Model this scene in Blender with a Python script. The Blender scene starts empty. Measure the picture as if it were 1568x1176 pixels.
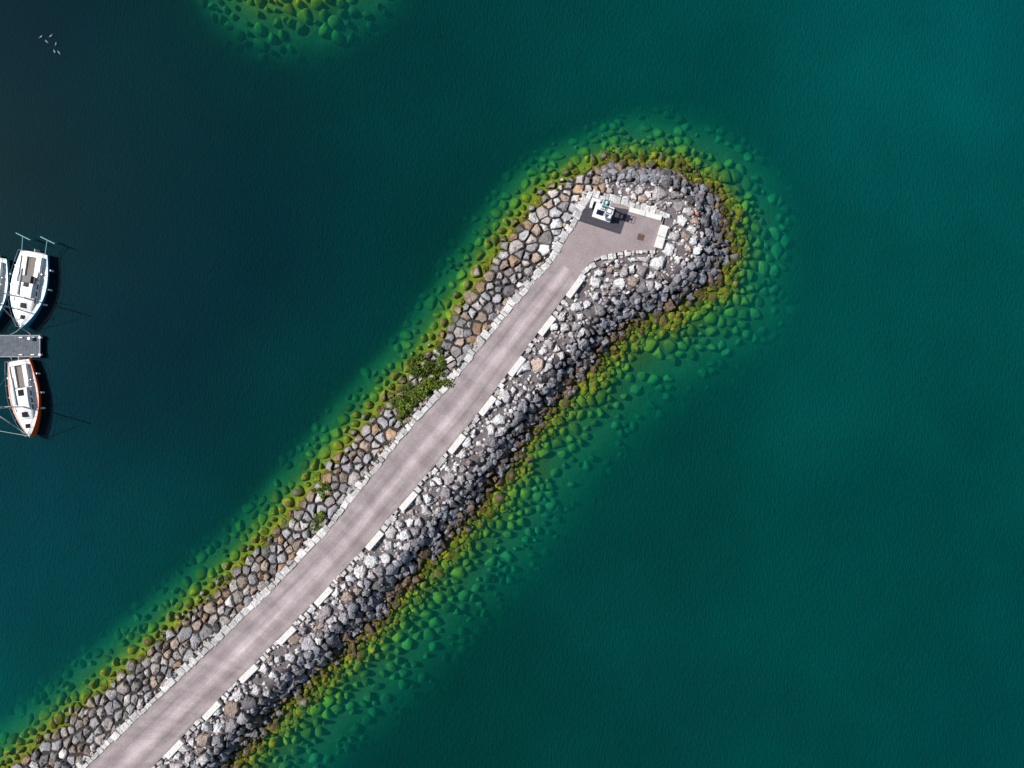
import bpy, bmesh, math, random
import numpy as np
from mathutils import Vector
random.seed(7); np.random.seed(7)
rnd=random.random
H=75.0; S=15.0; RZ=2.4
def W(px,py,z=0.0):
    k=(H-z)/H
    return ((px-784)/S*k, (588-py)/S*k)
def WL(l,z=0.0): return [W(a,b,z) for a,b in l]
scene=bpy.context.scene
# ------------------------------------------------------------------ outlines
left_px=[(-900,2180),(-370,1660),(130,1176),(260,1053),(395,925),(500,815),(620,665),(680,600),(790,465),(850,395)]
right_px=[(-800,2280),(-270,1690),(232,1176),(335,1070),(440,965),(548,850),(668,710),(728,638),(838,490),(886,424)]
apron_px=[(850,395),(885,335),(905,300),(1017,332),(1003,384),(960,384),(925,390),(902,404),(886,424)]
LFT=WL(left_px,RZ); RGT=WL(right_px,RZ); APR=WL(apron_px,RZ)
ROAD=LFT+APR[1:-1]+RGT[::-1]
nw_px=[(-1000,2040),(-490,1600),(10,1176),(80,1120),(150,1062),(240,985),(300,930),(370,865),(420,812),(480,742),(545,665),(600,605),(655,545),(700,478),(745,410),(790,343),(830,297),(880,268),(915,258)]
tip_px=[(960,254),(1003,258),(1050,270),(1086,295),(1108,335),(1112,380),(1102,422),(1066,448),(1018,475),(965,497),(925,535),(885,580),(850,615),(812,650),(790,688),(745,758),(700,805),(660,852),(610,902),(560,960),(505,1012),(450,1062),(400,1112),(362,1158),(340,1182),(-120,1680),(-640,2220)]
SHORE=WL(nw_px+tip_px,0)
MOUND=WL([(330,-700),(342,-150),(362,-42),(400,-16),(440,-10),(480,-18),(530,-52),(570,-160),(600,-700)],0)
def segdist(X,Y,poly,closed=True):
    best=np.full(X.shape,1e9); n=len(poly)
    for i in range(n if closed else n-1):
        ax,ay=poly[i]; bx,by=poly[(i+1)%n]
        dx,dy=bx-ax,by-ay; L=dx*dx+dy*dy+1e-12
        t=np.clip(((X-ax)*dx+(Y-ay)*dy)/L,0,1)
        d=(X-ax-t*dx)**2+(Y-ay-t*dy)**2
        best=np.minimum(best,d)
    return np.sqrt(best)
def inside(X,Y,poly):
    r=np.zeros(X.shape,bool); n=len(poly)
    for i in range(n):
        ax,ay=poly[i]; bx,by=poly[(i+1)%n]
        if ay==by: continue
        c=((ay>Y)!=(by>Y))&(X<(bx-ax)*(Y-ay)/(by-ay)+ax)
        r^=c
    return r
def sd(X,Y,poly):
    d=segdist(X,Y,poly); return np.where(inside(X,Y,poly),d,-d)
CL=[((a[0]+b[0])/2,(a[1]+b[1])/2) for a,b in zip(LFT,RGT)]+[W(915,350,RZ),W(985,300,RZ)]
def side(X,Y):
    best=np.full(X.shape,1e9); s=np.zeros(X.shape)
    for i in range(len(CL)-1):
        ax,ay=CL[i]; bx,by=CL[i+1]; dx,dy=bx-ax,by-ay; L=dx*dx+dy*dy
        t=np.clip(((X-ax)*dx+(Y-ay)*dy)/L,0,1)
        d=(X-ax-t*dx)**2+(Y-ay-t*dy)**2
        c=dx*(Y-ay)-dy*(X-ax)
        m=d<best; best=np.where(m,d,best); s=np.where(m,np.sign(c),s)
    return s
def sm(x,a,b):
    t=np.clip((x-a)/(b-a),0,1); return t*t*(3-2*t)
def wob(X,Y):
    return 0.35*np.sin(X*0.9+1.3*np.sin(Y*0.7))+0.3*np.sin(Y*1.3+X*0.4)+0.2*np.sin(X*2.3-Y*1.9)
TB=0.40
def field(X,Y):
    X=np.asarray(X,float); Y=np.asarray(Y,float)
    dS=sd(X,Y,SHORE); dR=-sd(X,Y,ROAD)
    s=side(X,Y)
    nw=np.where(s>0,1.0,0.0)*(1-sm(X,W(880,0)[0],W(960,0)[0]))
    dW=dS+(0.45-0.27*nw)*wob(X,Y)*np.where(dS<2,1,np.maximum(0,1-(dS-2)*.5))
    t=np.clip(np.maximum(dW,0)/(np.maximum(dW,0)+np.maximum(dR,0)+1e-6),0,1)
    pn=t
    ps=np.where(t<TB,0.88*t/TB,0.88+0.12*(t-TB)/(1-TB))
    h=RZ*(nw*pn+(1-nw)*ps)
    out=np.maximum(-dW,0)
    a=np.minimum(out,1.3)*.36+np.maximum(out-1.3,0)*.54
    tipw=sm(Y,W(0,520)[1],W(0,430)[1])
    k=2.9*(1-tipw)+1.5*tipw
    b=np.minimum(out,k)*.25+np.maximum(out-k,0)*(.37+.05*tipw)
    hu=-(nw*a+(1-nw)*b)
    h1=np.where(dW>0,h,hu)
    dM=sd(X,Y,MOUND)+0.5*wob(X,Y)
    h2=np.where(dM>0,np.minimum(dM*0.5,2.0),dM*0.43)
    h=np.maximum(h1,h2)
    return np.maximum(h,-9.0),dS,dR,nw,t,dM
def height(X,Y): return field(X,Y)[0]
# ------------------------------------------------------------------ helpers
def newmat(name):
    m=bpy.data.materials.new(name); m.use_nodes=True
    nt=m.node_tree; b=nt.nodes["Principled BSDF"]; return m,nt,b
def N(nt,t,**k):
    n=nt.nodes.new(t)
    for a,v in k.items(): setattr(n,a,v)
    return n
def ramp(nt,stops):
    r=N(nt,'ShaderNodeValToRGB'); e=r.color_ramp.elements
    while len(e)<len(stops): e.new(0.5)
    for i,(p,c) in enumerate(stops):
        e[i].position=p; e[i].color=(c[0],c[1],c[2],1)
    return r
def simple(name,col,rough=0.6,noise=0.15,scale=4.0,metal=0.0,bump=0.0):
    m,nt,b=newmat(name); L=nt.links
    g=N(nt,'ShaderNodeTexCoord'); n=N(nt,'ShaderNodeTexNoise'); n.inputs['Scale'].default_value=scale; n.inputs['Detail'].default_value=6
    L.new(g.outputs['Object'],n.inputs['Vector'])
    r=ramp(nt,[(0.3,[c*(1-noise) for c in col]),(0.7,[min(1,c*(1+noise)) for c in col])])
    L.new(n.outputs['Fac'],r.inputs['Fac']); L.new(r.outputs['Color'],b.inputs['Base Color'])
    b.inputs['Roughness'].default_value=rough; b.inputs['Metallic'].default_value=metal
    if bump:
        bp=N(nt,'ShaderNodeBump'); bp.inputs['Strength'].default_value=bump; bp.inputs['Distance'].default_value=0.03
        L.new(n.outputs['Fac'],bp.inputs['Height']); L.new(bp.outputs['Normal'],b.inputs['Normal'])
    return m
def link(o): scene.collection.objects.link(o); return o
def mesh_obj(name,verts,faces,mats=(),parent=None,smooth=False,midx=None):
    me=bpy.data.meshes.new(name); me.from_pydata([tuple(v) for v in verts],[],[tuple(f) for f in faces]); me.update()
    for m in mats: me.materials.append(m)
    if midx is not None: me.polygons.foreach_set('material_index',midx)
    if smooth: me.polygons.foreach_set('use_smooth',[True]*len(me.polygons))
    o=bpy.data.objects.new(name,me); link(o)
    if parent: o.parent=parent
    return o
def vcol(me,name,cols):
    a=me.color_attributes.new(name,'FLOAT_COLOR','POINT')
    c=np.ones((len(me.vertices),4),np.float32); c[:,:3]=cols
    a.data.foreach_set('color',c.ravel())
# ------------------------------------------------------------------ grid coordinates
def axis(lo,hi,step,far):
    core=np.arange(lo,hi+step,step); ext=[]; d=step; x=0
    while x<far: d*=1.35; x+=d; ext.append(x)
    ext=np.array(ext); return np.concatenate([lo-ext[::-1],core,core[-1]+ext])
def grid(step):
    xs=axis(-62,62,step,3000); ys=axis(-50,50,step,3000)
    X,Y=np.meshgrid(xs,ys); nx,ny=len(xs),len(ys)
    i=np.arange(nx-1); j=np.arange(ny-1); I,J=np.meshgrid(i,j); a=(J*nx+I).ravel()
    F=np.stack([a,a+1,a+nx+1,a+nx],1); return X.ravel(),Y.ravel(),F
def grid_obj(name,X,Y,Z,F,mat):
    me=bpy.data.meshes.new(name); me.vertices.add(len(X)); me.vertices.foreach_set('co',np.stack([X,Y,Z],1).astype(np.float32).ravel())
    me.loops.add(F.size); me.loops.foreach_set('vertex_index',F.ravel().astype(np.int32))
    me.polygons.add(len(F)); me.polygons.foreach_set('loop_start',np.arange(0,F.size,4,dtype=np.int32))
    me.update(calc_edges=True); me.polygons.foreach_set('use_smooth',[True]*len(me.polygons))
    me.materials.append(mat); o=bpy.data.objects.new(name,me); link(o); return o
# ------------------------------------------------------------------ stone / algae material
def stone_material(name):
    m,nt,b=newmat(name); L=nt.links
    geo=N(nt,'ShaderNodeNewGeometry'); sep=N(nt,'ShaderNodeSeparateXYZ'); L.new(geo.outputs['Position'],sep.inputs[0])
    at=N(nt,'ShaderNodeVertexColor'); at.layer_name='Col'
    n1=N(nt,'ShaderNodeTexNoise'); n1.inputs['Scale'].default_value=1.6; n1.inputs['Detail'].default_value=8; n1.inputs['Roughness'].default_value=0.7
    n2=N(nt,'ShaderNodeTexNoise'); n2.inputs['Scale'].default_value=6; n2.inputs['Detail'].default_value=6; n2.inputs['Roughness'].default_value=0.75
    n3=N(nt,'ShaderNodeTexNoise'); n3.inputs['Scale'].default_value=0.8; n3.inputs['Detail'].default_value=6; n3.inputs['Roughness'].default_value=0.65
    for n in (n1,n2,n3): L.new(geo.outputs['Position'],n.inputs['Vector'])
    r=ramp(nt,[(0.3,(0.62,0.61,0.62)),(0.5,(1.0,1.0,1.0)),(0.72,(1.3,1.28,1.24))]); L.new(n1.outputs['Fac'],r.inputs[0])
    r2=ramp(nt,[(0.32,(0.58,0.58,0.58)),(0.6,(1.2,1.2,1.2))]); L.new(n2.outputs['Fac'],r2.inputs[0])
    mu=N(nt,'ShaderNodeMixRGB',blend_type='MULTIPLY'); mu.inputs[0].default_value=1; L.new(at.outputs['Color'],mu.inputs[1]); L.new(r.outputs[0],mu.inputs[2])
    mu2=N(nt,'ShaderNodeMixRGB',blend_type='MULTIPLY'); mu2.inputs[0].default_value=1; L.new(mu.outputs[0],mu2.inputs[1]); L.new(r2.outputs[0],mu2.inputs[2])
    ma=N(nt,'ShaderNodeMath',operation='MULTIPLY_ADD'); L.new(n3.outputs['Fac'],ma.inputs[0]); ma.inputs[1].default_value=-0.8; L.new(sep.outputs['Z'],ma.inputs[2])
    mb=N(nt,'ShaderNodeMath',operation='MULTIPLY_ADD'); L.new(n2.outputs['Fac'],mb.inputs[0]); mb.inputs[1].default_value=-0.4; L.new(ma.outputs[0],mb.inputs[2])
    mr=N(nt,'ShaderNodeMapRange'); L.new(mb.outputs[0],mr.inputs[0]); mr.inputs[1].default_value=-4.0; mr.inputs[2].default_value=0.5
    al=ramp(nt,[(0.0,(0.10,0.29,0.17)),(0.38,(0.12,0.30,0.13)),(0.56,(0.15,0.27,0.035)),(0.68,(0.235,0.295,0.012)),(0.765,(0.20,0.225,0.012)),(0.80,(0.105,0.092,0.02)),(0.84,(0.06,0.048,0.032))])
    L.new(mr.outputs[0],al.inputs[0])
    am=N(nt,'ShaderNodeMixRGB',blend_type='MULTIPLY'); am.inputs[0].default_value=0.9; L.new(al.outputs[0],am.inputs[1]); L.new(r.outputs[0],am.inputs[2])
    at2=N(nt,'ShaderNodeVertexColor'); at2.layer_name='Var'
    am2=N(nt,'ShaderNodeMixRGB',blend_type='MULTIPLY'); am2.inputs[0].default_value=1; L.new(am.outputs[0],am2.inputs[1]); L.new(at2.outputs[0],am2.inputs[2])
    f=N(nt,'ShaderNodeMapRange'); L.new(mb.outputs[0],f.inputs[0]); f.inputs[1].default_value=-0.12; f.inputs[2].default_value=-0.42; f.interpolation_type='SMOOTHSTEP'
    mx=N(nt,'ShaderNodeMixRGB'); L.new(f.outputs[0],mx.inputs[0]); L.new(mu2.outputs[0],mx.inputs[1]); L.new(am2.outputs[0],mx.inputs[2])
    L.new(mx.outputs[0],b.inputs['Base Color']); b.inputs['Roughness'].default_value=0.85
    b.inputs['Specular IOR Level'].default_value=0.25
    bp=N(nt,'ShaderNodeBump'); bp.inputs['Strength'].default_value=0.8; bp.inputs['Distance'].default_value=0.15
    L.new(n2.outputs['Fac'],bp.inputs['Height']); L.new(bp.outputs['Normal'],b.inputs['Normal'])
    return m
M_stone=stone_material('rough_stone')
# ------------------------------------------------------------------ seabed + mound terrain
X,Y,F=grid(0.5)
h,dS,dR,nw,t,dM=field(X,Y)
Z=h-0.12-0.2*((1-nw)*(dS>0)*(t<TB))
Z=np.where((dR<0.3)&(dS>0),np.minimum(Z,RZ-0.25),Z)
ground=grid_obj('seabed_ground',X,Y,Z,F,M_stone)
shelf=((1-nw)*sm(t,0.40,0.55))[:,None]
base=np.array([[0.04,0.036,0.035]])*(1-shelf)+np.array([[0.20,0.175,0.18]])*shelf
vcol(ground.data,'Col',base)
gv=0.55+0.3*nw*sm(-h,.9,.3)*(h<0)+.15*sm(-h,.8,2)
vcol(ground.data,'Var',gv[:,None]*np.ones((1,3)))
# ------------------------------------------------------------------ voronoi stones
def dart(n,x0,x1,y0,y1):
    cell=0.7; G={}; P=[]
    xs=np.random.uniform(x0,x1,n); ys=np.random.uniform(y0,y1,n)
    hh,dS,dR,nw,t,dM=field(xs,ys)
    keep=((dS>-11)&(dR>0.12))|((dM>-9)&(dM<3))
    keep&=(hh>-4.0)
    idx=np.nonzero(keep)[0]
    for i in idx:
        x,y=xs[i],ys[i]
        s=np.random.uniform(0.5,1.45)
        if nw[i]>0.5: r=0.86*s if hh[i]>-0.1 else 0.95*s
        else:
            r=0.88*s if hh[i]>0.2 else 0.95*s
            if t[i]>0.45: r=np.random.choice([.5,.8,1.25,1.4])
            if x>W(990,0)[0]: r*=1.12
        gx,gy=int(x//cell),int(y//cell); ok=True
        for a in range(gx-2,gx+3):
            for b_ in range(gy-2,gy+3):
                for (qx,qy,qr) in G.get((a,b_),()):
                    rr=(r+qr)/2
                    if (qx-x)**2+(qy-y)**2<rr*rr: ok=False;break
                if not ok:break
            if not ok:break
        if ok:
            G.setdefault((gx,gy),[]).append((x,y,r)); P.append((x,y,r,hh[i],dS[i],dR[i],nw[i],t[i],dM[i]))
    return P,G,cell
P,G,cell=dart(150000,-66,30,-52,46)
def clip(poly,mx,my,nx,ny):
    out=[];n=len(poly)
    for i in range(n):
        ax,ay=poly[i]; bx,by=poly[(i+1)%n]
        da=(ax-mx)*nx+(ay-my)*ny; db=(bx-mx)*nx+(by-my)*ny
        if da<=0: out.append((ax,ay))
        if (da<0<db) or (db<0<da):
            k=da/(da-db); out.append((ax+(bx-ax)*k,ay+(by-ay)*k))
    return out
def nearest(poly,x,y):
    best=1e9;bp=None;n=len(poly)
    for i in range(n):
        ax,ay=poly[i]; bx,by=poly[(i+1)%n]; dx,dy=bx-ax,by-ay
        t=max(0,min(1,((x-ax)*dx+(y-ay)*dy)/(dx*dx+dy*dy+1e-12)))
        qx,qy=ax+t*dx,ay+t*dy; d=(qx-x)**2+(qy-y)**2
        if d<best: best=d;bp=(qx,qy)
    return bp,math.sqrt(best)
VX=[];VY=[];ZO=[];CX=[];CY=[];FL=[];FC=[];COL=[];VAR=[];SMO=[]
def stonecolor(x,y,hh,nw,t,dM,big=True):
    px=x*S+784; py=588-y*S
    r=rnd(); j=np.random.uniform(0.66,1.32)
    if nw>0.5:
        tanp=0.17+0.24*math.exp(-(((px-350)/170)**2+((py-880)/120)**2))+0.14*math.exp(-((px-720)/90)**2)
        if rnd()<tanp:
            c=np.array([0.41,0.28,0.185]) if rnd()<0.4 else np.array([0.37,0.29,0.235])
        else:
            c=np.array([0.36,0.35,0.365]) if r<0.45 else np.array([0.40,0.36,0.34])
            if r>0.85: c=np.array([0.57,0.53,0.51])
            if r<.12: c=np.array([0.22,0.205,0.21])
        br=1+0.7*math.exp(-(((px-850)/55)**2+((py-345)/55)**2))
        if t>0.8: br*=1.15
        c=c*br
    else:
        if t>TB:
            if t>0.55 or px>985:
                c=np.array([0.84,0.80,0.785]) if r<(0.74 if big else .42) else np.array([0.46,0.415,0.415])
                if r>0.92: c=np.array([0.52,0.41,0.34])
            else:
                c=np.array([0.42,0.40,0.42]) if r<0.7 else np.array([0.66,0.63,0.62])
                if r<.15: c=np.array([0.25,0.24,0.255])
        else:
            c=np.array([0.29,0.29,0.32]) if r<0.65 else np.array([0.20,0.19,0.195])
            if t<0.16 and rnd()<0.5: c=np.array([0.21,0.15,0.10])
    return np.clip(c*j,0.03,0.82)
def add_stone(poly,x,y,gap,th,dome,tilt,follow,zj,col,var,smooth=False):
    q=[];n=len(poly)
    for i in range(n):
        a=poly[i]; b_=poly[(i+1)%n]; q.append(a)
        L=math.hypot(b_[0]-a[0],b_[1]-a[1])
        if L>0.35 and not smooth:
            k=np.random.uniform(0.3,0.7); o=np.random.uniform(-0.15,0.05)*L
            nx,ny=(b_[1]-a[1])/L,-(b_[0]-a[0])/L
            q.append((a[0]+(b_[0]-a[0])*k+nx*o,a[1]+(b_[1]-a[1])*k+ny*o))
    for it in range(2 if smooth else 1):
        p=[];n=len(q); cc=.25 if smooth else .23
        for i in range(n):
            a=q[i]; b_=q[(i+1)%n]
            if math.hypot(b_[0]-a[0],b_[1]-a[1])<0.06: p.append(a);continue
            p.append((a[0]*(1-cc)+b_[0]*cc,a[1]*(1-cc)+b_[1]*cc)); p.append((a[0]*cc+b_[0]*(1-cc),a[1]*cc+b_[1]*(1-cc)))
        q=p
    cx=sum(a for a,_ in p)/len(p); cy=sum(b_ for _,b_ in p)/len(p); n=len(p)
    rm=sum(math.hypot(a-cx,b_-cy) for a,b_ in p)/n
    s=max(0.4,1-gap/rm); st=len(VX)
    ins=np.random.uniform(0.6,0.86); ins2=ins*np.random.uniform(.45,.6)
    if smooth: ins=.78; ins2=.42
    tx,ty=np.random.uniform(-tilt,tilt,2)
    ox,oy=np.random.uniform(-.12,.12,2)*rm*1.6
    jt=.012 if smooth else .038
    rings=((s,-0.6),(s*np.random.uniform(.97,1.0),th*0.45),(s*ins,th),(s*ins2,th+dome*.8))
    for k,(sc,zz) in enumerate(rings):
        for a,b_ in p:
            jx,jy=(np.random.uniform(-jt,jt,2) if k else (0,0))
            dx,dy=(a-cx)*sc+jx,(b_-cy)*sc+jy
            if k>=2: dx+=ox*(k-1)*.7;dy+=oy*(k-1)*.7
            VX.append(cx+dx);VY.append(cy+dy);CX.append(cx);CY.append(cy);FL.append(follow)
            ZO.append(zz+zj+(tx*dx+ty*dy if k else 0)+(np.random.uniform(-jt,jt)*1.2 if k else 0))
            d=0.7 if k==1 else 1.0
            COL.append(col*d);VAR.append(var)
    VX.append(cx+ox*1.4);VY.append(cy+oy*1.4);CX.append(cx);CY.append(cy);FL.append(follow);ZO.append(th+dome+zj);COL.append(col);VAR.append(var)
    c=len(VX)-1; K=len(rings)
    for k in range(K-1):
        for i in range(n):
            j=(i+1)%n; FC.append((st+k*n+i,st+k*n+j,st+(k+1)*n+j,st+(k+1)*n+i)); SMO.append(smooth)
    for i in range(n): FC.append((st+(K-1)*n+i,st+(K-1)*n+(i+1)%n,c)); SMO.append(smooth)
for (x,y,r,hh,ds,dr,nwi,ti,dm) in P:
    R=1.5*r+0.6
    poly=[(x-R,y-R),(x+R,y-R),(x+R,y+R),(x-R,y+R)]
    gx,gy=int(x//cell),int(y//cell); nb=[]
    for a in range(gx-3,gx+4):
        for b_ in range(gy-3,gy+4):
            for q in G.get((a,b_),()):
                if q[0]!=x or q[1]!=y: nb.append(((q[0]-x)**2+(q[1]-y)**2,q))
    nb.sort(key=lambda k:k[0])
    for d2,q in nb[:16]:
        d=math.sqrt(d2); nx,ny=(q[0]-x)/d,(q[1]-y)/d
        w=0.5+0.24*(r-q[2])/(r+q[2])
        poly=clip(poly,x+(q[0]-x)*w,y+(q[1]-y)*w,nx,ny)
        if len(poly)<3:break
    if len(poly)<3: continue
    if -1<dr<2.2:
        (qx,qy),d=nearest(ROAD,x,y); off=0.5
        if d<off+0.05: continue
        nx,ny=(qx-x)/d,(qy-y)/d
        poly=clip(poly,qx-nx*off,qy-ny*off,nx,ny)
        if len(poly)<3: continue
    under=hh<-0.15
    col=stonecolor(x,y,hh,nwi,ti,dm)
    g=np.random.uniform(0.55,1.4)
    if nwi>.5 and hh>-.55: g=np.random.uniform(.8,1.3)
    var=np.array([g*np.random.uniform(.75,1.15),g,g*np.random.uniform(.8,1.1)])
    if under:
        clump=.22*math.sin(x*.8+y*.35)*math.sin(y*.9-x*.3)
        if rnd()<min(0.68,max(0,-.16-0.25*hh+(clump if hh<-.6 else 0))): continue
        if nwi>.5 and hh<-.6 and rnd()<.15: continue
        add_stone(poly,x,y,np.random.uniform(.05,.28),np.random.uniform(.12,.45),0.24,0.22,0.5,0,col,var,True)
    elif nwi>0.5:
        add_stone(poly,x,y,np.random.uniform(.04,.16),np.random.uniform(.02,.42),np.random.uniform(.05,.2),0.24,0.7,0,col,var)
    elif ti>TB:
        if rnd()<0.10: continue
        if r<.7 and rnd()<.45: continue
        add_stone(poly,x,y,np.random.uniform(.07,.22),np.random.uniform(.14,.42),0.06,0.14,0.4,0,col,var)
    else:
        add_stone(poly,x,y,np.random.uniform(.05,.18),np.random.uniform(.1,.5),0.12,0.38,0.6,0,col,var)
# small rubble
ico=bmesh.new(); bmesh.ops.create_icosphere(ico,subdivisions=1,radius=1); ico.verts.ensure_lookup_table()
IV=np.array([v.co[:] for v in ico.verts]); IF=[[v.index for v in f.verts] for f in ico.faces]; ico.free()
xs=np.random.uniform(-62,26,70000); ys=np.random.uniform(-48,26,70000)
hh,dS_,dR_,nw_,t_,dM_=field(xs,ys)
ok=np.nonzero((dS_>-2.5)&(dR_>0.3)&((nw_<0.5)|(dR_<.9))&(hh<2.6))[0]
for i in ok[:11000]:
    nwi=nw_[i]
    if nwi>.5:
        sc=np.random.uniform(.1,.24)
    elif t_[i]>TB:
        if rnd()<0.55: continue
        sc=np.random.uniform(.1,.26)
    else:
        if rnd()<0.5: continue
        sc=np.random.uniform(.12,.42)
    col=stonecolor(xs[i],ys[i],hh[i],nwi,t_[i],0,False); g=np.random.uniform(.5,1.2)
    A=np.random.uniform(.65,1.25,3)*sc; A[2]*=0.7; th=rnd()*6.28
    V=IV*(1+np.random.uniform(-.22,.22,(12,1)))*A
    Vx=V[:,0]*math.cos(th)-V[:,1]*math.sin(th); Vy=V[:,0]*math.sin(th)+V[:,1]*math.cos(th)
    st=len(VX); zz=np.random.uniform(-.14,.02) if t_[i]>TB else np.random.uniform(-.05,.3)
    for k in range(12):
        VX.append(xs[i]+Vx[k]);VY.append(ys[i]+Vy[k]);CX.append(xs[i]);CY.append(ys[i]);FL.append(0);ZO.append(V[k,2]+zz);COL.append(col);VAR.append(np.array([g*1.1,g,g]))
    for f in IF: FC.append([st+a for a in f]); SMO.append(False)
VX=np.array(VX);VY=np.array(VY);FLa=np.array(FL)
hv=height(VX,VY); hc=height(np.array(CX),np.array(CY))
VZ=hv*FLa+hc*(1-FLa)+np.array(ZO)
rocks=mesh_obj('armour_stones',np.stack([VX,VY,VZ],1).tolist(),FC,[M_stone])
rocks.data.polygons.foreach_set('use_smooth',SMO)
vcol(rocks.data,'Col',np.array(COL)); vcol(rocks.data,'Var',np.array(VAR))
# ------------------------------------------------------------------ coping stones along the road
blocks_px=[(150,1262),(207,1203),(265,1142),(325,1086),(382,1030),(438,970),(495,911),(572,825),(625,766),(697,677),(745,620),(790,560),(836,498),(878,440)]
CV=[];CF=[];CC=[]
def cop_block(cx,cy,ang,l,w,z0,z1,col):
    st=len(CV); c,s=math.cos(ang),math.sin(ang)
    pts=[(-l/2,-w/2),(0,-w/2*np.random.uniform(.9,1.1)),(l/2,-w/2),(l/2,w/2),(0,w/2*np.random.uniform(.9,1.15)),(-l/2,w/2)]
    for (sc,z) in ((1,z0),(1,z1-.03),(0.88,z1)):
        for a,b_ in pts:
            a=a*sc+np.random.uniform(-.04,.04); b_=b_*sc+np.random.uniform(-.04,.04)
            CV.append((cx+a*c-b_*s,cy+a*s+b_*c,z+np.random.uniform(-.01,.01))); CC.append(col)
    for k in range(2):
        for i in range(6): CF.append((st+k*6+i,st+k*6+(i+1)%6,st+(k+1)*6+(i+1)%6,st+(k+1)*6+i))
    CF.append([st+12+i for i in range(6)])
BW=[W(a,b_,RZ) for a,b_ in blocks_px]
def cope(poly,sgn,skip=False,small=False):
    for i in range(len(poly)-1):
        ax,ay=poly[i];bx,by=poly[i+1];L=math.hypot(bx-ax,by-ay); ux,uy=(bx-ax)/L,(by-ay)/L; p=0
        while p<L:
            l=np.random.uniform(.28,.95) if not small else np.random.uniform(.2,.6)
            w=np.random.uniform(.35,.85) if not small else np.random.uniform(.2,.6)
            q=p+l/2; off=w/2-np.random.uniform(0,.12)+ (0 if not small else np.random.uniform(0,.15))
            cx,cy=ax+ux*q-uy*off*sgn,ay+uy*q+ux*off*sgn
            p+=l+np.random.uniform(.0,.05 if not small else .25)
            if skip and min((cx-a)**2+(cy-b_)**2 for a,b_ in BW)<1.35**2: continue
            g=np.random.uniform(.5,.85); cop_block(cx,cy,math.atan2(uy,ux)+np.random.uniform(-.12,.12),l*.97,w,RZ-.5,RZ+np.random.uniform(.03,.12),np.array([g,g*.97,g*.95]))
cope(LFT+APR[1:3],1)
cope(RGT,-1,True,True)
cope(APR[2:4],1); cope(APR[4:],1,False,True)
cop=mesh_obj('stone_kerb',CV,CF,[M_stone]); vcol(cop.data,'Col',np.array(CC)); vcol(cop.data,'Var',np.ones((len(CV),3)))
# ------------------------------------------------------------------ concrete blocks
M_conc=simple('pale_concrete',(0.76,0.74,0.70),0.8,0.12,2.5,bump=.3)
def box(bm,cx,cy,cz,sx,sy,sz,rot=0,bev=0.0,mi=0):
    r=bmesh.ops.create_cube(bm,size=1); vs=r['verts']; c,s=math.cos(rot),math.sin(rot)
    for v in vs:
        x,y,z=v.co.x*sx,v.co.y*sy,v.co.z*sz; v.co=(cx+x*c-y*s,cy+x*s+y*c,cz+z)
    fs=set(f for v in vs for f in v.link_faces)
    if bev:
        es=set(e for v in vs for e in v.link_edges)
        g=bmesh.ops.bevel(bm,geom=list(es),offset=bev,segments=2,affect='EDGES'); fs=set(g['faces'])|set(f for f in fs if f.is_valid)
    for f in fs: f.material_index=mi
def cyl(bm,p0,p1,r,r2=None,seg=10,mi=0):
    p0=Vector(p0);p1=Vector(p1);d=p1-p0
    g=bmesh.ops.create_cone(bm,cap_ends=True,segments=seg,radius1=r,radius2=r if r2 is None else r2,depth=d.length)
    q=d.to_track_quat('Z','Y'); m=(p0+p1)/2
    fs=set()
    for v in g['verts']: v.co=q@v.co+m; fs.update(v.link_faces)
    for f in fs: f.material_index=mi
def bm_obj(name,bm,mats,parent=None,loc=None,rot=0,smooth=False):
    me=bpy.data.meshes.new(name); bm.normal_update(); bm.to_mesh(me); bm.free()
    for m in mats: me.materials.append(m)
    if smooth: me.polygons.foreach_set('use_smooth',[True]*len(me.polygons))
    o=bpy.data.objects.new(name,me); link(o)
    if parent: o.parent=parent
    if loc: o.location=loc
    o.rotation_euler[2]=rot
    return o
def dirat(x,y):
    best=1e9
    for i in range(len(RGT)-1):
        ax,ay=RGT[i];bx,by=RGT[i+1];L=(bx-ax)**2+(by-ay)**2;t=max(0,min(1,((x-ax)*(bx-ax)+(y-ay)*(by-ay))/L))
        d=(ax+(bx-ax)*t-x)**2+(ay+(by-ay)*t-y)**2
        if d<best: best=d;a=math.atan2(by-ay,bx-ax);q=(ax+(bx-ax)*t,ay+(by-ay)*t)
    return a,q
for (x,y) in BW:
    a,q=dirat(x,y); nx,ny=math.sin(a),-math.cos(a)
    bm=bmesh.new(); box(bm,0,0,0,2.2,.62,.6,0,.04); box(bm,-.7,0,.32,.12,.06,.05); box(bm,.7,0,.32,.12,.06,.05)
    bm_obj('concrete_block',bm,[M_conc],None,(q[0]+nx*.33,q[1]+ny*.33,RZ+.02),a+np.random.uniform(-.02,.02))
def para(pa,pb,w,hh_,name='concrete_parapet'):
    a=W(*pa,RZ+.3);b_=W(*pb,RZ+.3); L=math.hypot(b_[0]-a[0],b_[1]-a[1]); bm=bmesh.new(); n=max(1,round(L/1.5))
    for i in range(n):
        box(bm,-L/2+(i+.5)*L/n,0,0,L/n-.04,w,hh_,0,.03)
    bm_obj(name,bm,[M_conc],None,((a[0]+b_[0])/2,(a[1]+b_[1])/2,RZ-.3+hh_/2),math.atan2(b_[1]-a[1],b_[0]-a[0]))
para((1018,345),(1008,380),.8,.65)
para((964,320),(1014,334),.5,.5)
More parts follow.
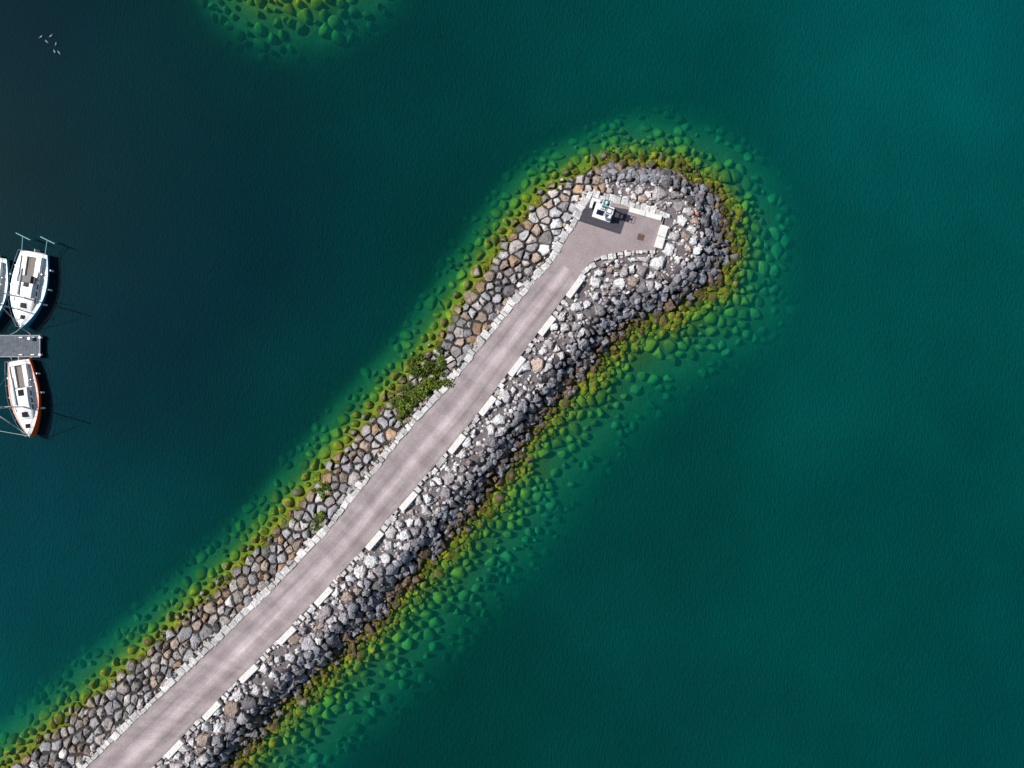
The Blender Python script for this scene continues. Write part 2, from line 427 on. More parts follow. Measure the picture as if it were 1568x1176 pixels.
# ------------------------------------------------------------------ road
def road_mat(name,c0,c1,streak=True):
    m,nt,b=newmat(name);L=nt.links
    uv=N(nt,'ShaderNodeUVMap'); geo=N(nt,'ShaderNodeNewGeometry')
    n=N(nt,'ShaderNodeTexNoise'); n.inputs['Scale'].default_value=0.5;n.inputs['Detail'].default_value=9;n.inputs['Roughness'].default_value=.65; L.new(geo.outputs['Position'],n.inputs['Vector'])
    f=N(nt,'ShaderNodeTexNoise'); f.inputs['Scale'].default_value=14;f.inputs['Detail'].default_value=5; L.new(geo.outputs['Position'],f.inputs['Vector'])
    mp=N(nt,'ShaderNodeMapping'); mp.inputs['Scale'].default_value=(9,0.11,1); L.new(uv.outputs[0],mp.inputs[0])
    s=N(nt,'ShaderNodeTexNoise'); s.inputs['Scale'].default_value=1;s.inputs['Detail'].default_value=4; L.new(mp.outputs[0],s.inputs['Vector'])
    sp=N(nt,'ShaderNodeSeparateXYZ'); L.new(uv.outputs[0],sp.inputs[0])
    r=ramp(nt,[(0.35,c0),(0.65,c1)]); 
    a=N(nt,'ShaderNodeMath',operation='ADD'); L.new(n.outputs[0],a.inputs[0]); L.new(s.outputs[0],a.inputs[1])
    a2=N(nt,'ShaderNodeMath',operation='MULTIPLY'); L.new(a.outputs[0],a2.inputs[0]); a2.inputs[1].default_value=.5; L.new(a2.outputs[0],r.inputs[0])
    last=r.outputs[0]
    def mul(last,other,fac=1):
        q=N(nt,'ShaderNodeMixRGB',blend_type='MULTIPLY');q.inputs[0].default_value=fac;L.new(last,q.inputs[1]);L.new(other,q.inputs[2]);return q.outputs[0]
    if streak:
        tr=ramp(nt,[(0.0,(.70,.68,.60)),(.05,(.92,.91,.88)),(.16,(1.0,.99,.99)),(.30,(.76,.75,.76)),(.42,(1.02,1.01,1.02)),(.54,(1.45,1.41,1.42)),(.64,(1.12,1.11,1.11)),(.74,(.78,.77,.77)),(.93,(.98,.97,.97)),(1,(.70,.69,.66))])
        L.new(sp.outputs[0],tr.inputs[0]); 
        w_=N(nt,'ShaderNodeTexNoise');w_.inputs['Scale'].default_value=.35;w_.inputs['Detail'].default_value=4;L.new(geo.outputs['Position'],w_.inputs['Vector'])
        wr=ramp(nt,[(.35,(.65,.65,.65)),(.6,(1,1,1))]);L.new(w_.outputs[0],wr.inputs[0])
        q=N(nt,'ShaderNodeMixRGB',blend_type='MULTIPLY');L.new(wr.outputs[0],q.inputs[0]);L.new(last,q.inputs[1]);L.new(tr.outputs[0],q.inputs[2]);last=q.outputs[0]
        mv=N(nt,'ShaderNodeMapping'); mv.inputs['Scale'].default_value=(.8,.55,1); L.new(uv.outputs[0],mv.inputs[0])
        tn=N(nt,'ShaderNodeTexNoise');tn.inputs['Scale'].default_value=1;tn.inputs['Detail'].default_value=5;L.new(mv.outputs[0],tn.inputs['Vector'])
        tr2=ramp(nt,[(.38,(.84,.83,.83)),(.5,(1,1,1)),(.66,(1.15,1.14,1.14))]);L.new(tn.outputs[0],tr2.inputs[0]);last=mul(last,tr2.outputs[0])
    fr=ramp(nt,[(.3,(.78,.78,.78)),(.7,(1.22,1.22,1.22))]); L.new(f.outputs[0],fr.inputs[0]); last=mul(last,fr.outputs[0])
    L.new(last,b.inputs['Base Color']); b.inputs['Roughness'].default_value=.9
    bp=N(nt,'ShaderNodeBump');bp.inputs['Strength'].default_value=.3;bp.inputs['Distance'].default_value=.02;L.new(f.outputs[0],bp.inputs['Height']);L.new(bp.outputs[0],b.inputs['Normal'])
    return m
M_road=road_mat('worn_asphalt',(0.29,0.243,0.246),(0.45,0.388,0.392))
M_apron=road_mat('apron_asphalt',(0.26,0.212,0.214),(0.38,0.318,0.323),False)
M_dark=road_mat('fresh_asphalt',(0.045,0.042,0.055),(0.075,0.07,0.088),False)
rv=[];rf=[];acc=0;rm_=[]
st_=[]
for i in range(len(LFT)-1):
    n=max(2,int(math.hypot(LFT[i+1][0]-LFT[i][0],LFT[i+1][1]-LFT[i][1])/1.0))
    for k in range(n): 
        t=k/n; st_.append(tuple(LFT[i][j]*(1-t)+LFT[i+1][j]*t for j in (0,1))+tuple(RGT[i][j]*(1-t)+RGT[i+1][j]*t for j in (0,1)))
st_.append(LFT[-1]+RGT[-1])
nu=8; uvv=[]
for i,s in enumerate(st_):
    if i: acc+=math.hypot(s[0]-st_[i-1][0],s[1]-st_[i-1][1])
    for k in range(nu+1):
        u=k/nu; rv.append((s[0]*(1-u)+s[2]*u,s[1]*(1-u)+s[3]*u,RZ)); uvv.append((u,acc))
for i in range(len(st_)-1):
    for k in range(nu):
        a=i*(nu+1)+k; rf.append((a,a+1,a+nu+2,a+nu+1)); rm_.append(0)
n0=len(rv)
for i,s in enumerate(st_):
    rv.append((s[0],s[1],RZ-.5));uvv.append((0,0));rv.append((s[2],s[3],RZ-.5));uvv.append((1,0))
for i in range(len(st_)-1):
    a=i*(nu+1); c=n0+2*i
    rf.append((a,a+nu+1,c+2,c)); rm_.append(0); rf.append((a+nu,c+1,c+3,a+2*nu+1)); rm_.append(0)
n1=len(rv)
for (x,y) in APR: rv.append((x,y,RZ)); uvv.append((.5,acc+math.hypot(x-APR[0][0],y-APR[0][1])))
rf.append(tuple(range(n1,n1+len(APR)))[::-1]); rm_.append(1)
n2=len(rv)
for (x,y) in APR: rv.append((x,y,RZ-.5)); uvv.append((.5,0))
for i in range(len(APR)-1): rf.append((n1+i,n1+i+1,n2+i+1,n2+i)); rm_.append(1)
road=mesh_obj('causeway_road',rv,rf,[M_road,M_apron],midx=rm_)
ul=road.data.uv_layers.new(name='UVMap')
for l in road.data.loops: ul.data[l.index].uv=uvv[l.vertex_index]
pp=[W(a,b_,RZ) for a,b_ in [(885,338),(902,310),(963,321),(950,359)]]
patch=mesh_obj('asphalt_patch',[(x,y,RZ+.012) for x,y in pp],[(3,2,1,0)],[M_dark])
patch.data.uv_layers.new(name='UVMap')
M_rust=simple('rusty_iron',(0.13,0.07,0.05),.7,.4,6)
M_black=simple('black_rubber',(0.02,0.02,0.022),.5,.2,6)
hx,hy=W(981,363,RZ); bm=bmesh.new(); box(bm,0,0,.02,.62,.62,.04,0,.01,0); box(bm,0,0,.05,.42,.42,.03,0,.01,1); cyl(bm,(-.1,0,.08),(.1,0,.08),.02,mi=0)
bm_obj('manhole_cover',bm,[M_rust,simple('cover_steel',(.2,.15,.15),.6)],None,(hx,hy,RZ+.004),-.25)
bx_,by_=W(521,886,RZ+.3); bm=bmesh.new(); cyl(bm,(0,0,0),(0,0,.08),.3,mi=0,seg=16); cyl(bm,(0,0,.08),(0,0,.5),.15,.13,16); cyl(bm,(0,0,.5),(0,0,.62),.24,.2,16); cyl(bm,(-.3,0,.42),(.3,0,.42),.06)
bm_obj('mooring_bollard',bm,[M_rust],None,(bx_,by_,RZ+.02),.8)
# ------------------------------------------------------------------ harbour light
M_white=simple('white_paint',(0.80,0.81,0.80),.45,.06,3)
M_teal=simple('green_paint',(0.05,0.22,0.22),.4,.2,3)
M_glass=simple('lantern_glass',(0.02,0.2,0.12),.1,.2,3)
M_steel=simple('galvanised_steel',(0.4,0.42,0.43),.4,.15,5,metal=.6)
M_panel=simple('solar_panel_blue',(0.01,0.02,0.05),.15,.2,5)
e=bpy.data.objects.new('harbour_light',None); link(e); lx,ly=W(923,323,RZ+.3); e.location=(lx,ly,RZ); e.rotation_euler[2]=math.radians(-18)
bm=bmesh.new(); box(bm,0.1,-.1,.16,1.9,1.5,.3,0,.04); box(bm,-.95,.75,.3,.9,.28,.55,0,.02); box(bm,-1.25,.25,.3,.28,.75,.55,0,.02); bm_obj('plinth',bm,[M_white],e)
bm=bmesh.new()
for a in (-.38,.38):
    for b_ in (-.38,.38): cyl(bm,(a,b_+.1,.3),(a*.6,b_*.6+.1,2.7),.05,mi=0)
for z in (.9,1.6,2.3):
    k=.38*(1-.4*(z-.3)/2.4)
    for a,b_ in (((-k,-k),(k,-k)),((k,-k),(k,k)),((k,k),(-k,k)),((-k,k),(-k,-k))): cyl(bm,(a[0],a[1]+.1,z),(b_[0],b_[1]+.1,z),.03)
bm_obj('lattice_tower',bm,[M_white],e)
bm=bmesh.new(); box(bm,0,.1,2.72,.72,.72,.06,0,.015)
bm_obj('gallery',bm,[M_teal],e)
bm=bmesh.new()
for a in (-.34,.34):
    for b_ in (-.34,.34): cyl(bm,(a,b_+.1,2.74),(a,b_+.1,3.3),.018)
for z in (3.02,3.3):
    for a,b_ in (((-.34,-.34),(.34,-.34)),((.34,-.34),(.34,.34)),((.34,.34),(-.34,.34)),((-.34,.34),(-.34,-.34))): cyl(bm,(a[0],a[1]+.1,z),(b_[0],b_[1]+.1,z),.02)
bm_obj('railing',bm,[M_white],e)
bm=bmesh.new(); cyl(bm,(0,.1,2.75),(0,.1,3.05),.13,.13,16,0); cyl(bm,(0,.1,3.05),(0,.1,3.3),.11,.11,16,1); cyl(bm,(0,.1,3.3),(0,.1,3.4),.14,.05,16,0); bm_obj('lantern',bm,[M_white,M_glass],e)
bm=bmesh.new(); box(bm,0,0,0,.7,.5,.04,0,.005); o=bm_obj('solar_panel',bm,[M_panel],e,(-.25,-.6,1.7)); o.rotation_euler=(.6,0,0)
bm=bmesh.new(); box(bm,.62,-.45,.7,.5,.45,.8,0,.03,0); box(bm,.62,-.45,1.12,.56,.5,.04,0,.01,0); bm_obj('equipment_cabinet',bm,[M_white],e)
bm=bmesh.new(); 
for i in range(7): cyl(bm,(-.16,-.36+.02*i,.5+.32*i),(.16,-.36+.02*i,.5+.32*i),.018)
cyl(bm,(-.16,-.4,.3),(-.16,-.2,2.7),.025); cyl(bm,(.16,-.4,.3),(.16,-.2,2.7),.025); bm_obj('ladder',bm,[M_steel],e)
M_red=simple('faded_red_plastic',(0.62,0.18,0.18),.6,.2,6)
x,y=W(1066,328,2.3); bm=bmesh.new(); 
g=bmesh.ops.create_uvsphere(bm,u_segments=20,v_segments=12,radius=.18); cyl(bm,(0,0,.15),(0,0,.28),.05,.035); cyl(bm,(-.07,0,.26),(.07,0,.26),.02)
o=bm_obj('washed_up_buoy',bm,[M_red],None,(x,y,float(height(np.array([x]),np.array([y]))[0])+.5),0,True); o.rotation_euler=(1.2,.3,.4)
# ------------------------------------------------------------------ shrubs
def leaf_mat():
    m,nt,b=newmat('shrub_leaves');L=nt.links
    at=N(nt,'ShaderNodeVertexColor');at.layer_name='Col';L.new(at.outputs[0],b.inputs['Base Color']);b.inputs['Roughness'].default_value=.7;b.inputs['Specular IOR Level'].default_value=.2
    return m
M_leaf=leaf_mat(); M_bark=simple('bark',(0.08,0.055,0.035),.9,.3,8)
def shrub(clumps):
    x0,y0=W(clumps[0][0],clumps[0][1],2.0); z0=float(height(np.array([x0]),np.array([y0]))[0])
    e=bpy.data.objects.new('shrub',None);link(e);e.location=(x0,y0,z0)
    V=[];Fc=[];C=[]; bm=bmesh.new()
    for (px,py,r,n) in clumps:
        x,y=W(px,py,2.2); x-=x0;y-=y0; r/=S
        z=float(height(np.array([x+x0]),np.array([y+y0]))[0])-z0
        cyl(bm,(x,y,z-.1),(x+.05,y,z+r*.8),.05,.02,6)
        for k in range(5):
            a=rnd()*6.28; cyl(bm,(x,y,z+.1),(x+math.cos(a)*r*.7,y+math.sin(a)*r*.7,z+r*np.random.uniform(.4,.9)),.03,.01,5)
        subs=[(np.random.normal(0,.55,2)*r,np.random.uniform(.1,.9)*r,np.random.uniform(.45,1.6)) for _ in range(10)]
        for _ in range(n):
            (o_,oz,br)=subs[np.random.randint(10)]
            d=np.random.normal(0,1,3);d/=np.linalg.norm(d); rr=r*np.random.uniform(.12,.42)
            cx,cy,cz=x+o_[0]+d[0]*rr,y+o_[1]+d[1]*rr,z+.15+oz+d[2]*rr*.8
            u=np.random.normal(0,1,3);u[2]*=.5;u/=np.linalg.norm(u);w=np.cross(u,np.random.normal(0,1,3)+np.array([0,0,1.2]));w/=np.linalg.norm(w)
            l=np.random.uniform(.06,.14); st=len(V)
            c=np.array([cx,cy,cz]); 
            for q in (c-u*l,c+w*l*.55,c+u*l,c-w*l*.55): V.append(tuple(q))
            g=br*np.random.uniform(.7,1.3)
            cc=np.array([.085,.135,.014])*g if rnd()<.8 else np.array([.16,.19,.03])*g
            for _k in range(4): C.append(cc)
            Fc.append((st,st+1,st+2,st+3))
    o=mesh_obj('foliage',V,Fc,[M_leaf],e); vcol(o.data,'Col',np.array(C))
    bm_obj('stems',bm,[M_bark],e)
shrub([(653,578,22,2300),(661,560,17,1300),(645,594,21,2000),(629,602,17,1200),(622,615,16,1000),(612,627,13,700),(664,588,15,1000),(638,608,14,700),(620,638,9,300),(604,620,9,300),(668,570,13,500)])
shrub([(490,753,10,500),(496,748,7,250)])
shrub([(489,796,10,450),(487,803,7,220)])
# ------------------------------------------------------------------ water
m,nt,b=newmat('sea_water'); L=nt.links; nt.nodes.remove(b)
out=nt.nodes['Material Output']
geo=N(nt,'ShaderNodeNewGeometry')
tA=N(nt,'ShaderNodeVertexColor');tA.layer_name='Trans'; wA=N(nt,'ShaderNodeVertexColor');wA.layer_name='Body'
mp=N(nt,'ShaderNodeMapping');mp.inputs['Rotation'].default_value=(0,0,math.radians(-25));mp.inputs['Scale'].default_value=(2.2,0.8,1);L.new(geo.outputs['Position'],mp.inputs[0])
r1=N(nt,'ShaderNodeTexNoise');r1.inputs['Scale'].default_value=2.0;r1.inputs['Detail'].default_value=5;r1.inputs['Roughness'].default_value=.7;L.new(mp.outputs[0],r1.inputs['Vector'])
r2=N(nt,'ShaderNodeTexNoise');r2.inputs['Scale'].default_value=.05;r2.inputs['Detail'].default_value=7;r2.inputs['Roughness'].default_value=.6;L.new(geo.outputs['Position'],r2.inputs['Vector'])
bp=N(nt,'ShaderNodeBump');bp.inputs['Strength'].default_value=1.0;bp.inputs['Distance'].default_value=.3;L.new(r1.outputs[0],bp.inputs['Height'])
rr=ramp(nt,[(.3,(.82,.82,.83)),(.7,(1.18,1.18,1.17))]);L.new(r2.outputs[0],rr.inputs[0])
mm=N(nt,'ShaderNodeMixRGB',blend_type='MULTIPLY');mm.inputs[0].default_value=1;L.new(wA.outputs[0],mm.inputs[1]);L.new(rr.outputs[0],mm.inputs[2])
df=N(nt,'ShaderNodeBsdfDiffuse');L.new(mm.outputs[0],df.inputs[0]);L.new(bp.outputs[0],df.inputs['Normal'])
tr=N(nt,'ShaderNodeBsdfTransparent');L.new(tA.outputs[0],tr.inputs[0])
ad=N(nt,'ShaderNodeAddShader');L.new(df.outputs[0],ad.inputs[0]);L.new(tr.outputs[0],ad.inputs[1])
gl=N(nt,'ShaderNodeBsdfGlossy');gl.inputs['Roughness'].default_value=.02;gl.inputs['Color'].default_value=(.55,.85,.95,1)
bg_=N(nt,'ShaderNodeBump');bg_.inputs['Strength'].default_value=.02;bg_.inputs['Distance'].default_value=.05;L.new(r1.outputs[0],bg_.inputs['Height']);L.new(bg_.outputs[0],gl.inputs['Normal'])
fr=N(nt,'ShaderNodeFresnel');fr.inputs['IOR'].default_value=1.33
mx=N(nt,'ShaderNodeMixShader');L.new(fr.outputs[0],mx.inputs[0]);L.new(ad.outputs[0],mx.inputs[1]);L.new(gl.outputs[0],mx.inputs[2])
L.new(mx.outputs[0],out.inputs['Surface'])
M_water=m
X,Y,F=grid(0.5)
h,dS,dR,nw,t,dM=field(X,Y)
water=grid_obj('sea_water',X,Y,np.zeros(len(X)),F,M_water)
d=np.maximum(-h-0.05,0)
T=np.exp(-np.outer(d,[0.86,0.31,0.41]))*(1-sm(d,1.7,3.9))[:,None]
vcol(water.data,'Trans',T)
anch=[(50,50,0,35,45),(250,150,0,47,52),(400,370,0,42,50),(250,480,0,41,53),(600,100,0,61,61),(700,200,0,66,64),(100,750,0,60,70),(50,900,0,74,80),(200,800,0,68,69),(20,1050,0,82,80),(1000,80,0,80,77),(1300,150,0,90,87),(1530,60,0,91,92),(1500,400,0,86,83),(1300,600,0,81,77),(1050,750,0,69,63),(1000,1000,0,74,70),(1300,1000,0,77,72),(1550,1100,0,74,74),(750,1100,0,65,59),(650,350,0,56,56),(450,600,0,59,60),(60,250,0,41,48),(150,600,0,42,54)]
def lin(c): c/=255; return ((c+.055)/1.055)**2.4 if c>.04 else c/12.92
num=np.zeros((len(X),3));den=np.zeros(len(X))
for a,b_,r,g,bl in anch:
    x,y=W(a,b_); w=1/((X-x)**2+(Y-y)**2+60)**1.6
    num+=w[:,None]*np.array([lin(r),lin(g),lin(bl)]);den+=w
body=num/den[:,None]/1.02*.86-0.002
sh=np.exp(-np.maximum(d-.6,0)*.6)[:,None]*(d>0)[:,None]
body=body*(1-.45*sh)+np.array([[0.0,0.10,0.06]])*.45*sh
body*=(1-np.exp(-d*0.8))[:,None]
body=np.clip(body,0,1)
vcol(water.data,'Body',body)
# ------------------------------------------------------------------ boats
M_deck=simple('white_gelcoat',(0.80,0.80,0.78),.35,.05,2)
M_deck2=simple('nonslip_deck',(0.62,0.63,0.62),.7,.06,3)
M_blue=simple('blue_hull_paint',(0.03,0.38,0.60),.25,.08,2)
M_lblue=simple('pale_blue_hull_paint',(0.12,0.45,0.55),.3,.08,2)
M_orange=simple('orange_hull_paint',(0.80,0.13,0.02),.3,.08,2)
M_win=simple('tinted_window',(0.01,0.012,0.015),.1,.1,2)
M_teak=simple('teak',(0.20,0.17,0.14),.7,.25,8)
M_cover=simple('sail_cover',(0.50,0.55,0.58),.8,.15,5)
M_alu=simple('mast_aluminium',(0.6,0.62,0.64),.35,.05,5,metal=.5)
M_rope=simple('rope',(0.5,0.5,0.47),.9,.2,20)
M_tube=simple('pale_teal_tube',(.2,.45,.48),.4)
def boat(stern,bow,B,hullmat,cover=M_cover,davits=False,shelter=False):
    s0=W(*stern,1.0);b0=W(*bow,1.2); Ln=math.hypot(b0[0]-s0[0],b0[1]-s0[1]); ang=math.atan2(b0[1]-s0[1],b0[0]-s0[0])
    e=bpy.data.objects.new('sailboat',None);link(e);e.location=(s0[0],s0[1],0);e.rotation_euler[2]=ang
    def f(s):
        return .74+.26*math.sin(math.pi/2*s/.42) if s<.42 else max(0,1-((s-.42)/.58)**2.1)
    def fb(s): return .85+.3*s*s
    ns=28; V=[];Fc=[];mi=[]
    prof=[(0,-.45),(.42,-.35),(.74,-.05),(.89,.35),(.97,None),(1.0,'r'),(.925,'r'),(.90,'d'),(.45,'c'),(0,'e')]
    for i in range(ns+1):
        s=i/ns; hb=B/2*f(s); z1=fb(s); x=s*Ln
        rake=[-.06,-.05,-.03,-.015,0,0,0,0,0,0]
        for k,(w,z) in enumerate(prof):
            zz={None:z1-.12,'r':z1+.03,'d':z1-.02,'c':z1+.05,'e':z1+.07}.get(z,z) 
            V.append((x+(rake[k]*Ln*s),hb*w,zz))
    np_=len(prof)
    half=len(V)
    for v in list(V): V.append((v[0],-v[1],v[2]))
    for sd_ in (0,half):
        for i in range(ns):
            for k in range(np_-1):
                a=sd_+i*np_+k; q=(a,a+np_,a+np_+1,a+1)
                Fc.append(q if sd_ else q[::-1]); mi.append(0 if k<6 else 1)
    Fc.append([k for k in range(np_)]+[half+k for k in range(np_-2,0,-1)]); mi.append(0)
    o=mesh_obj('hull',V,Fc,[hullmat,M_deck],e,True,mi)
    bm=bmesh.new(); bm.from_mesh(o.data); bmesh.ops.remove_doubles(bm,verts=bm.verts,dist=.0008); bmesh.ops.recalc_face_normals(bm,faces=bm.faces)
    for ed in bm.edges:
        if len(ed.link_faces)==2 and ed.calc_face_angle(0)>.6: ed.smooth=False
    bm.to_mesh(o.data); bm.free()
    V=[];Fc=[]
    c0,c1=.36,.76; n=12
    for i in range(n+1):
        s=c0+(c1-c0)*i/n; w=min(B*.30,B/2*f(s)*.66); z=fb(s); hh_=.38*(1-.75*(i/n)**3)+.02
        x=s*Ln
        for (a,zz) in ((1,-.02),(.93,hh_*.8),(.8,hh_),(0,hh_+.06),(-.8,hh_),(-.93,hh_*.8),(-1,-.02)): V.append((x,w*a,z+zz))
    for i in range(n):
        for k in range(6): a=i*7+k; Fc.append((a,a+1,a+8,a+7))
    Fc.append(tuple(range(7)));Fc.append(tuple(range(n*7,n*7+7))[::-1])
    mesh_obj('cabin',V,Fc,[M_deck],e)
    bm=bmesh.new()
    for sg in (1,-1):
        for s in (.44,.53,.62): box(bm,s*Ln,sg*(min(B*.3,B/2*f(s)*.66)*.965+.01),fb(s)+.2,.5,.03,.14)
    box(bm,.70*Ln,0,fb(.7)+.36,.5,.5,.05,0,.015); box(bm,.85*Ln,0,fb(.85)+.10,.42,.42,.06,0,.015); box(bm,c0*Ln-.02,0,fb(c0)+.2,.04,.5,.4); box(bm,.42*Ln,0.0,fb(.42)+.46,.62,.55,.04,0,.01)
    bm_obj('windows_and_hatches',bm,[M_win],e)
    bm=bmesh.new(); x0,x1=.06*Ln,.35*Ln; w=B*.27; z=fb(.2)
    box(bm,(x0+x1)/2,0,z+.085,x1-x0,2*w*.42,.05,0,0,1)
    for sg in (1,-1):
        box(bm,(x0+x1)/2,sg*w*.72,z+.16,x1-x0-.1,w*.52,.2,0,.02,2); box(bm,(x0+x1)/2,sg*w*1.06,z+.2,x1-x0,.09,.34,0,.02,0)
        cyl(bm,(.27*Ln,sg*w*1.25,z+.02),(.27*Ln,sg*w*1.25,z+.25),.09,.07,12,3)
    box(bm,x0,0,z+.2,.09,2*w*1.05,.34,0,.02,0)
    cyl(bm,(x0+.1,0,z+.45),(x0+1.15,.12,z+.55),.03,.02,8,4)
    bm_obj('cockpit',bm,[M_deck,M_teak,M_deck2,M_steel,M_teak],e)
    mxp=.60*Ln; zt=7.0; zb=fb(.6)+.4; zs=4.2
    bm=bmesh.new(); cyl(bm,(mxp,0,zb),(mxp-.1,0,zt),.07,.05,12); cyl(bm,(mxp-.03,-.8,zs),(mxp-.03,.8,zs),.022); cyl(bm,(mxp-.12,0,zb+.75),(mxp-.38*Ln,0,zb+.8),.05,.05,10)
    for a,b_ in (((Ln*.985,0,1.15),(mxp-.1,0,zt-.1)),((.02*Ln,0,.95),(mxp-.1,0,zt)),((mxp-.15,B*.47,.95),(mxp-.03,.8,zs)),((mxp-.15,-B*.47,.95),(mxp-.03,-.8,zs)),((mxp-.03,.8,zs),(mxp-.1,0,zt)),((mxp-.03,-.8,zs),(mxp-.1,0,zt))): cyl(bm,a,b_,.007,None,5)
    bm_obj('mast_and_rigging',bm,[M_alu],e)
    bm=bmesh.new(); segs=8
    for i in range(segs):
        xa=mxp-.2-i*(.36*Ln-.2)/segs; xb=mxp-.2-(i+1)*(.36*Ln-.2)/segs; r=.17-.09*i/segs; cyl(bm,(xa,0,zb+.93),(xb,0,zb+.93),r,r-.011,10)
    cyl(bm,(Ln*.96,0,1.3),(mxp+.5,0,zt-1.4),.035,.02,8)
    bm_obj('furled_sails',bm,[cover],e)
    bm=bmesh.new(); pr={}
    for sg in (1,-1):
        prev=None
        for s in (.0,.15,.3,.45,.6,.75,.88,.98):
            p=(s*Ln,sg*B/2*max(f(s),.06)*.94,fb(s)); q=(p[0],p[1],p[2]+.55); cyl(bm,p,q,.015,None,6)
            if prev: cyl(bm,prev,q,.01 if .15<s<.9 else .02,None,6)
            prev=q; pr[(sg,s)]=q
    cyl(bm,pr[(1,.98)],pr[(-1,.98)],.02,None,6); cyl(bm,pr[(1,.0)],pr[(-1,.0)],.02,None,6)
    bm_obj('guard_rails',bm,[M_steel],e)
    bm=bmesh.new(); box(bm,-.18,0,.2,.35,.06,1.3,0,.02); bm_obj('rudder',bm,[M_deck],e)
    bm=bmesh.new()
    for sg in (1,-1):
        for s in (.2,.45,.65): y=sg*(B/2*f(s)+.1); cyl(bm,(s*Ln,y,.2),(s*Ln,y,.75),.1,.1,12)
    bm_obj('fenders',bm,[M_white],e,smooth=False)
    if shelter:
        bm=bmesh.new(); box(bm,.36*Ln,0,fb(.36)+.6,.7,B*.5,.06,0,.02,0); box(bm,.39*Ln,0,fb(.36)+.42,.05,B*.5,.34,0,0,1); bm_obj('spray_hood',bm,[M_black,M_win],e)
    if davits:
        bm=bmesh.new()
        for sg in (1,-1):
            y=sg*B*.33; ye=y+(.25 if sg<0 else .35)*1
            cyl(bm,(.1,y,.95),(-1.35,ye,1.5),.04,None,8); cyl(bm,(-1.1,ye+.85,1.6),(-1.6,ye-.8,1.4),.05,None,8); cyl(bm,(-1.35,ye,1.5),(-1.3,ye,.1),.03,None,8)
        bm_obj('stern_booms',bm,[M_tube],e)
    return e
boat((51,386),(31,503),3.6,M_blue,davits=True,shelter=True)
boat((-10,394),(-24,505),3.3,M_lblue)
boat((27,552),(45,670),2.95,M_orange)
M_pont=simple('weathered_deck_boards',(0.12,0.14,0.165),.85,.25,3)
e=bpy.data.objects.new('floating_pontoon',None);link(e)
x0=W(-700,0,.5)[0]; x1=W(60,0,.5)[0]; yc=W(0,530,.5)[1]
bm=bmesh.new(); wd=2.05; x=x0
while x<x1-.01:
    box(bm,x+.09,yc,.5,.165,wd,.05,0,0,0); x+=.18
bm_obj('deck_boards',bm,[M_pont],e)
M_frame=simple('dull_steel_frame',(.22,.25,.27),.6,.2,4)
bm=bmesh.new(); 
for sg in (1,-1): box(bm,(x0+x1)/2,yc+sg*(wd/2+.05),.46,x1-x0,.1,.16,0,.01,0)
box(bm,x1+.06,yc,.46,.12,wd+.2,.16,0,.01,0)
for k in range(14): box(bm,x1-1.5-k*3.4,yc,.12,2.2,wd-.2,.6,0,.05,1)
bm_obj('frame_and_floats',bm,[M_frame,M_conc],e)
bm=bmesh.new()
for sg in (1,-1):
    cyl(bm,(x1+.1,yc+sg*(wd/2-.15),.3),(x1+.1,yc+sg*(wd/2-.15),.62),.13,.13,12); box(bm,x1-.6,yc+sg*(wd/2-.15),.6,.4,.1,.1,0,.02)
    box(bm,x1-1.8,yc+sg*(wd/2-.15),.6,.4,.1,.1,0,.02)
box(bm,x1-.75,yc+.75,.75,.3,.3,.5,0,.03)
bm_obj('cleats_and_fenders',bm,[M_white],e)
bm=bmesh.new()
def rope(p,q,sag=.25,r=.022):
    p=Vector(p);q=Vector(q);pr=p
    for i in range(1,9):
        t=i/8; c=p.lerp(q,t); c.z-=sag*4*t*(1-t); cyl(bm,pr,c,r,None,5); pr=c
def PW(a,b_,z): x,y=W(a,b_,z); return (x,y,z)
rope(PW(31,502,1.1),PW(12,514,.6)); rope(PW(31,502,1.1),PW(48,514,.6)); rope(PW(18,552,.9),PW(10,544,.6)); rope(PW(38,552,.9),PW(50,545,.6))
rope(PW(45,668,1.1),PW(-40,612,.1),.1); rope(PW(45,668,1.1),PW(-60,650,.1),.1); rope(PW(-24,503,1.1),PW(-5,514,.6))
bm_obj('mooring_ropes',bm,[M_rope],e)
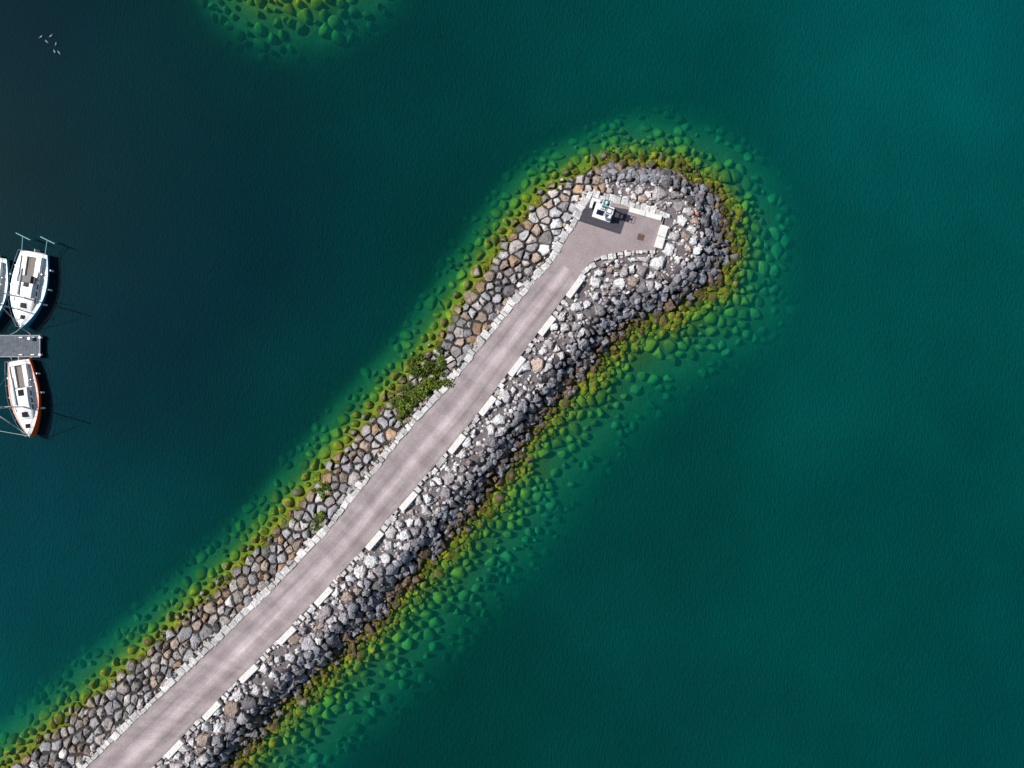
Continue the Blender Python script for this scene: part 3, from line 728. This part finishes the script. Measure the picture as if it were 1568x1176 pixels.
# ------------------------------------------------------------------ gulls
M_gull=simple('gull_feathers',(0.45,0.5,0.52),.8,.1,10); M_gw=simple('gull_wing_grey',(0.22,0.27,0.30),.8,.1,10); M_beak=simple('gull_beak',(.6,.35,.03),.5)
for (px,py,r,k) in [(63,57,.3,.8),(72,64,1.2,.75),(79,55,2.0,.85),(86,68,.6,.75),(91,81,1.1,.8),(84,79,2.6,.8)]:
    x,y=W(px,py); bm=bmesh.new()
    for (cx,cz,sx,sy,sz,mi) in ((0,.05,.21,.085,.075,0),(.2,.15,.055,.045,.05,0)):
        g=bmesh.ops.create_uvsphere(bm,u_segments=12,v_segments=8,radius=1)
        for v in g['verts']: v.co=(cx+v.co.x*sx,v.co.y*sy*(1-.3*max(0,-v.co.x)),cz+v.co.z*sz)
    cyl(bm,(.15,0,.07),(.2,0,.14),.05,.035,8,0); cyl(bm,(.24,0,.145),(.31,0,.13),.014,.004,6,2)
    for sg in (1,-1):
        vs=[bm.verts.new(p) for p in ((.12,sg*.05,.115),(.06,sg*.1,.09),(-.15,sg*.06,.09),(-.34,sg*.015,.08),(-.05,sg*.015,.135))]; f_=bm.faces.new(vs); f_.material_index=1
    o=bm_obj('seagull',bm,[M_gull,M_gw,M_beak],None,(x,y,0),r*2); o.scale=(k,k,k)
# ------------------------------------------------------------------ light, world, camera
el=math.radians(48); d_=Vector((0.955,-0.296,0)).normalized()
v=Vector((d_.x*math.cos(el),d_.y*math.cos(el),-math.sin(el)))
sun=bpy.data.lights.new('sun','SUN');sun.energy=4.8;sun.angle=math.radians(.5);sun.color=(1,.965,.93)
so=bpy.data.objects.new('sun',sun);link(so);so.rotation_euler=v.to_track_quat('-Z','Y').to_euler();so.location=(-30,10,60)
w=bpy.data.worlds.new('World');scene.world=w;w.use_nodes=True;nt=w.node_tree;bg=nt.nodes['Background'];bg.inputs['Strength'].default_value=.065
sky=nt.nodes.new('ShaderNodeTexSky');sky.sky_type='NISHITA';sky.sun_disc=False;sky.sun_elevation=el;sky.sun_rotation=math.atan2(-d_.x,-d_.y)
nt.links.new(sky.outputs[0],bg.inputs[0])
cam=bpy.data.cameras.new('camera');co=bpy.data.objects.new('camera',cam);link(co);co.location=(0,0,H);co.rotation_euler=(0,0,0)
cam.sensor_width=36;cam.lens=36*H/(1568/S);cam.clip_end=8000
scene.camera=co
scene.view_settings.view_transform='Standard';scene.view_settings.look='None';scene.view_settings.exposure=0
